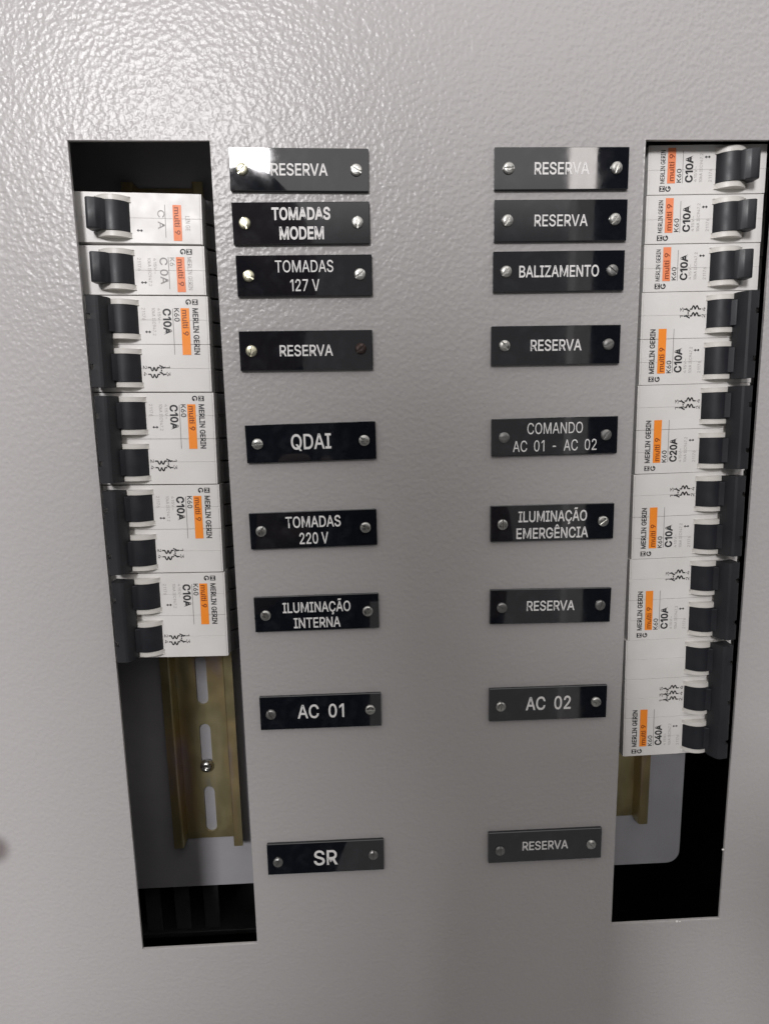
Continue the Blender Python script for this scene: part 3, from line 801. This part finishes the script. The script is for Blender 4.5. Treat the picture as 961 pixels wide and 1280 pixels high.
# x, y, tilt, lines [(text, width, cap, y offset, bold)], screws [(kind, slot angle, dx, dy)], label
T = 0.012; B_ = 0.024
plates = [
 (-47.95, 154.13, -0.58, [('RESERVA', 20.3, 4.1, 0, T)], [('b', 45, 0, -.1), ('n', -28, 0, -.1)], 'RESERVA plate at top left, strongly mirroring the light'),
 (-47.98, 135.92, 0.11, [('TOMADAS', 21.3, 4.4, 3.25, B_), ('MODEM', 16.2, 4.5, -3.45, B_)], [('b', -72, 0, 0), ('n', 90, 0, 0)], 'plate with the word MODEM in bold letters, second from top in left column'),
 (-47.53, 117.57, 0.03, [('TOMADAS', 21.4, 4.2, 3.3, 0.004), ('127 V', 10.8, 4.2, -3.4, 0.004)], [('b', -35, 0, 0), ('n', 38, 0, 0.2)], 'plate engraved TOMADAS 127 V'),
 (-47.92, 90.59, -0.14, [('RESERVA', 20.0, 4.1, 0, T)], [('b', 82, 0, 0), ('r', 42, 0, 0.4)], 'RESERVA plate with one browned screw, alone in the left column'),
 (-47.44, 56.12, 0.76, [('QDAI', 15.4, 5.9, 0.3, T)], [('n', 0, 0, 0), ('n', -42, 0, 0)], 'plate engraved QDAI in large letters'),
 (-47.78, 21.92, 0.62, [('TOMADAS', 21.6, 4.5, 3.1, T), ('220 V', 11.4, 4.6, -3.5, T)], [('n', 58, 0, 0), ('n', -35, 0, 0)], 'TOMADAS plate between QDAI and ILUMINAÇÃO INTERNA, second line 220 V'),
 (-47.72, -12.38, 0.26, [('ILUMINAÇÃO', 27.2, 4.3, 2.5, T), ('INTERNA', 18.8, 4.3, -4.0, T)], [('n', -50, 0, -.3), ('n', 50, 0, 0)], 'plate engraved ILUMINAÇÃO INTERNA'),
 (-47.63, -54.98, -0.11, [('AC  01', 19.2, 6.0, 0.3, T)], [('d', -60, 0, -.4), ('n', 0, 0, .2)], 'plate engraved AC 01 near bottom of left column'),
 (-47.88, -122.09, -0.13, [('SR', 10.2, 7.0, -0.1, T)], [('d', 60, 0, -1.2), ('d', 80, 0, .2)], 'plate engraved SR, lowest of the left column'),
 (48.08, 154.30, 0.09, [('RESERVA', 20.4, 4.2, 0, T)], [('n', 0, .7, 0), ('n', 72, -.2, 0)], 'RESERVA plate highest in the right column, pale reflection across it'),
 (48.20, 136.26, 0.05, [('RESERVA', 20.0, 4.1, 0, 0.006)], [('n', 62, .3, 0), ('n', 52, -.2, 0.2)], 'RESERVA plate between the top right plate and BALIZAMENTO'),
 (47.92, 118.24, 0.19, [('BALIZAMENTO', 30.4, 4.2, 0, T)], [('n', 45, .3, 0), ('d', -42, -.2, 0)], 'plate engraved BALIZAMENTO'),
 (47.44, 91.21, -0.02, [('RESERVA', 19.8, 4.2, 0, T)], [('n', -52, .5, 0), ('d', 25, -.2, 0)], 'RESERVA plate between BALIZAMENTO and COMANDO plates'),
 (47.84, 56.48, 0.36, [('COMANDO', 22.0, 4.3, 3.2, 0.0), ('AC  01  -  AC  02', 33.3, 4.3, -3.6, 0.0)], [('d', 0, .3, 0), ('d', 55, -.2, 0)], 'plate engraved COMANDO AC 01 - AC 02 in thin letters'),
 (47.70, 22.11, 0.0, [('ILUMINAÇÃO', 27.8, 4.4, 2.6, T), ('EMERGÊNCIA', 29.2, 4.4, -4.2, T)], [('n', 88, .2, -.3), ('n', 38, 0, 0)], 'plate engraved ILUMINAÇÃO EMERGÊNCIA'),
 (47.75, -12.67, -0.74, [('RESERVA', 19.8, 4.2, 0.2, T)], [('d', -30, .3, -.3), ('d', 70, 0, 0)], 'RESERVA plate directly above the AC 02 plate'),
 (47.70, -55.21, -0.19, [('AC  02', 19.2, 5.9, 0.2, T)], [('n', 85, .3, -.6), ('n', -30, -.2, 0)], 'plate engraved AC 02 near bottom of right column'),
 (47.89, -121.59, -0.02, [('RESERVA', 20.2, 4.2, 0.3, T)], [('d', 88, .5, -1.3), ('n', -45, -.2, -.3)], 'RESERVA plate lowest in the right column'),
]
for x, y, t, lines, screws, lb in plates:
    o = thing('name_plate', x, y, 0, t)
    tag(o, 'black glossy ' + lb, 'name plate', 'black engraved plates screwed to the panel')
    link('plate', PLATE, o)
    for s, w, cap, dy, bold in lines:
        link('lettering', text_mesh(s, w, cap, ENGRAVE, bold), o, (0, dy*MM, (PT+0.03)*MM))
    for sx, (k, an, dx, dy) in zip((-20.5, 20.5), screws):
        link('screw', SCREW[k], o, ((sx+dx)*MM, dy*MM, PT*MM), (0, 0, R(an)))

# ------------------------------------------------------------------ the photographer mirrored in the plates
SKIN = plastic('skin', (0.15, 0.105, 0.09), (0.12, 0.085, 0.072), 0.5)
CLOTH = plastic('dark_navy_cloth', (0.018, 0.02, 0.028), (0.012, 0.014, 0.02), 0.85)
HAIR = plastic('dark_hair', (0.015, 0.011, 0.009), (0.02, 0.015, 0.012), 0.6)
PHONE = plastic('black_phone_glass', (0.012, 0.012, 0.014), (0.01, 0.01, 0.012), 0.2)

def skinned(name, nodes, edges, mats, parent=None, sub=1):
    """nodes: {key: (x, y, z, radius)} in panel mm, joined by a Skin modifier into one continuous surface"""
    keys = list(nodes)
    me = bpy.data.meshes.new(name)
    me.from_pydata([W(*nodes[k][:3]) for k in keys], [(keys.index(a), keys.index(b)) for a, b in edges], [])
    o = bpy.data.objects.new(name, me); C.objects.link(o)
    m = o.modifiers.new('skin', 'SKIN'); m.use_smooth_shade = True
    for i, k in enumerate(keys):
        r = nodes[k][3]*MM
        sv = me.skin_vertices[0].data[i]
        sv.radius = (r, r*nodes[k][4]) if len(nodes[k]) > 4 else (r, r)
        sv.use_root = (i == 0)
    o.modifiers.new('subd', 'SUBSURF').levels = sub
    dg = bpy.context.evaluated_depsgraph_get()
    me2 = bpy.data.meshes.new_from_object(o.evaluated_get(dg))
    bpy.data.objects.remove(o)
    me2.name = name
    me2.materials.clear()
    for q in mats: me2.materials.append(q)
    for p in me2.polygons: p.use_smooth = True
    return me2

def photographer():
    hx, hy, hz = -150, 270, 520
    n = {'pelvis': (-150, -600, 590, 150), 'waist': (-150, -400, 585, 135), 'chest': (-150, -130, 575, 150), 'collar_bone': (-150, -10, 560, 105),
         'neck': (-150, 100, 540, 52), 'jaw': (hx, hy-100, hz-8, 62), 'face': (hx, hy-25, hz, 76), 'crown': (hx, hy+50, hz+8, 66), 'top': (hx, hy+87, hz+10, 34)}
    e = [('pelvis', 'waist'), ('waist', 'chest'), ('chest', 'collar_bone'), ('collar_bone', 'neck'), ('neck', 'jaw'), ('jaw', 'face'), ('face', 'crown'), ('crown', 'top')]
    n['nose'] = (hx, hy-35, hz-92, 9); e.append(('face', 'nose'))
    for s, nm, px in ((-1, 'a', -78), (1, 'b', 62)):
        n['ear'+nm] = (hx+s*80, hy-25, hz+12, 9); e.append(('face', 'ear'+nm))
        n['shoulder'+nm] = (-150+s*190, -30, 570, 62); e.append(('collar_bone', 'shoulder'+nm))
        n['elbow'+nm] = (-150+s*235, -290, 490, 44); e.append(('shoulder'+nm, 'elbow'+nm))
        n['wrist'+nm] = (px+s*30, -75, 330, 27); e.append(('elbow'+nm, 'wrist'+nm))
        n['palm'+nm] = (px+s*14, -20, 290, 25); e.append(('wrist'+nm, 'palm'+nm))
        n['thumb1'+nm] = (px+s*6, 0, 305, 11); n['thumb2'+nm] = (px-s*14, 20, 296, 9); n['thumb3'+nm] = (px-s*26, 34, 290, 8)
        e += [('palm'+nm, 'thumb1'+nm), ('thumb1'+nm, 'thumb2'+nm), ('thumb2'+nm, 'thumb3'+nm)]
        for k, (fy, ln) in enumerate(((30, 26), (10, 30), (-10, 27), (-30, 21))):
            a, b, c = 'f%da%s' % (k, nm), 'f%db%s' % (k, nm), 'f%dc%s' % (k, nm)
            n[a] = (px+s*16, fy, 272, 9); n[b] = (px+s*9, fy+2, 262, 8.5); n[c] = (px-s*(ln*0.4), fy+3, 262, 7.5)
            e += [('palm'+nm, a), (a, b), (b, c)]
    me = skinned('person', n, e, [CLOTH, SKIN, HAIR])
    o = bpy.data.objects.new('person', me); C.objects.link(o)
    for p in me.polygons:
        c = p.center
        z = (c.z-BASE)*1000; d = -c.y*1000
        head = z > 112
        hand = d < 345
        p.material_index = 1 if (head or hand) else 0
        if head and (z > hy+47 or (d > hz+14 and z > hy-110)): p.material_index = 2
    tag(o, 'person in dark long sleeves holding a phone in front of the panel', 'person')
    ph = thing('phone', -10, -5, 250)
    bm = bmesh.new(); box(bm, -38, 38, -80, 80, 0, 8, 2.5, 3)
    link('phone_body', mesh_of(bm, 'phone_body', PHONE), ph)
    bm = bmesh.new(); box(bm, -35.5, 35.5, -76, 76, 8.05, 8.4, 0.1)
    link('phone_screen', mesh_of(bm, 'phone_screen', PHONE), ph)
    bm = bmesh.new(); box(bm, -32, -6, 40, 76, -1.4, -0.05, 0.4, 2)
    link('camera_block', mesh_of(bm, 'camera_block', PHONE), ph)
    tag(ph, 'black phone held up in both hands in front of the panel', 'phone')
photographer()

# a dark door with a pale frame on the far side of the room, to the right
dr = thing('room_door', 1500, -400, 2100)
bm = bmesh.new(); box(bm, -640, 900, -1000, 2000, -40, 0, 3)
link('door_leaf', mesh_of(bm, 'door_leaf', CLOTH), dr)
bm = bmesh.new(); box(bm, -720, -645, -1000, 2060, -60, 20, 3)
link('door_frame', mesh_of(bm, 'door_frame', WHITE), dr)
tag(dr, 'dark door with a pale frame across the room, mirrored in the right plates', 'door')
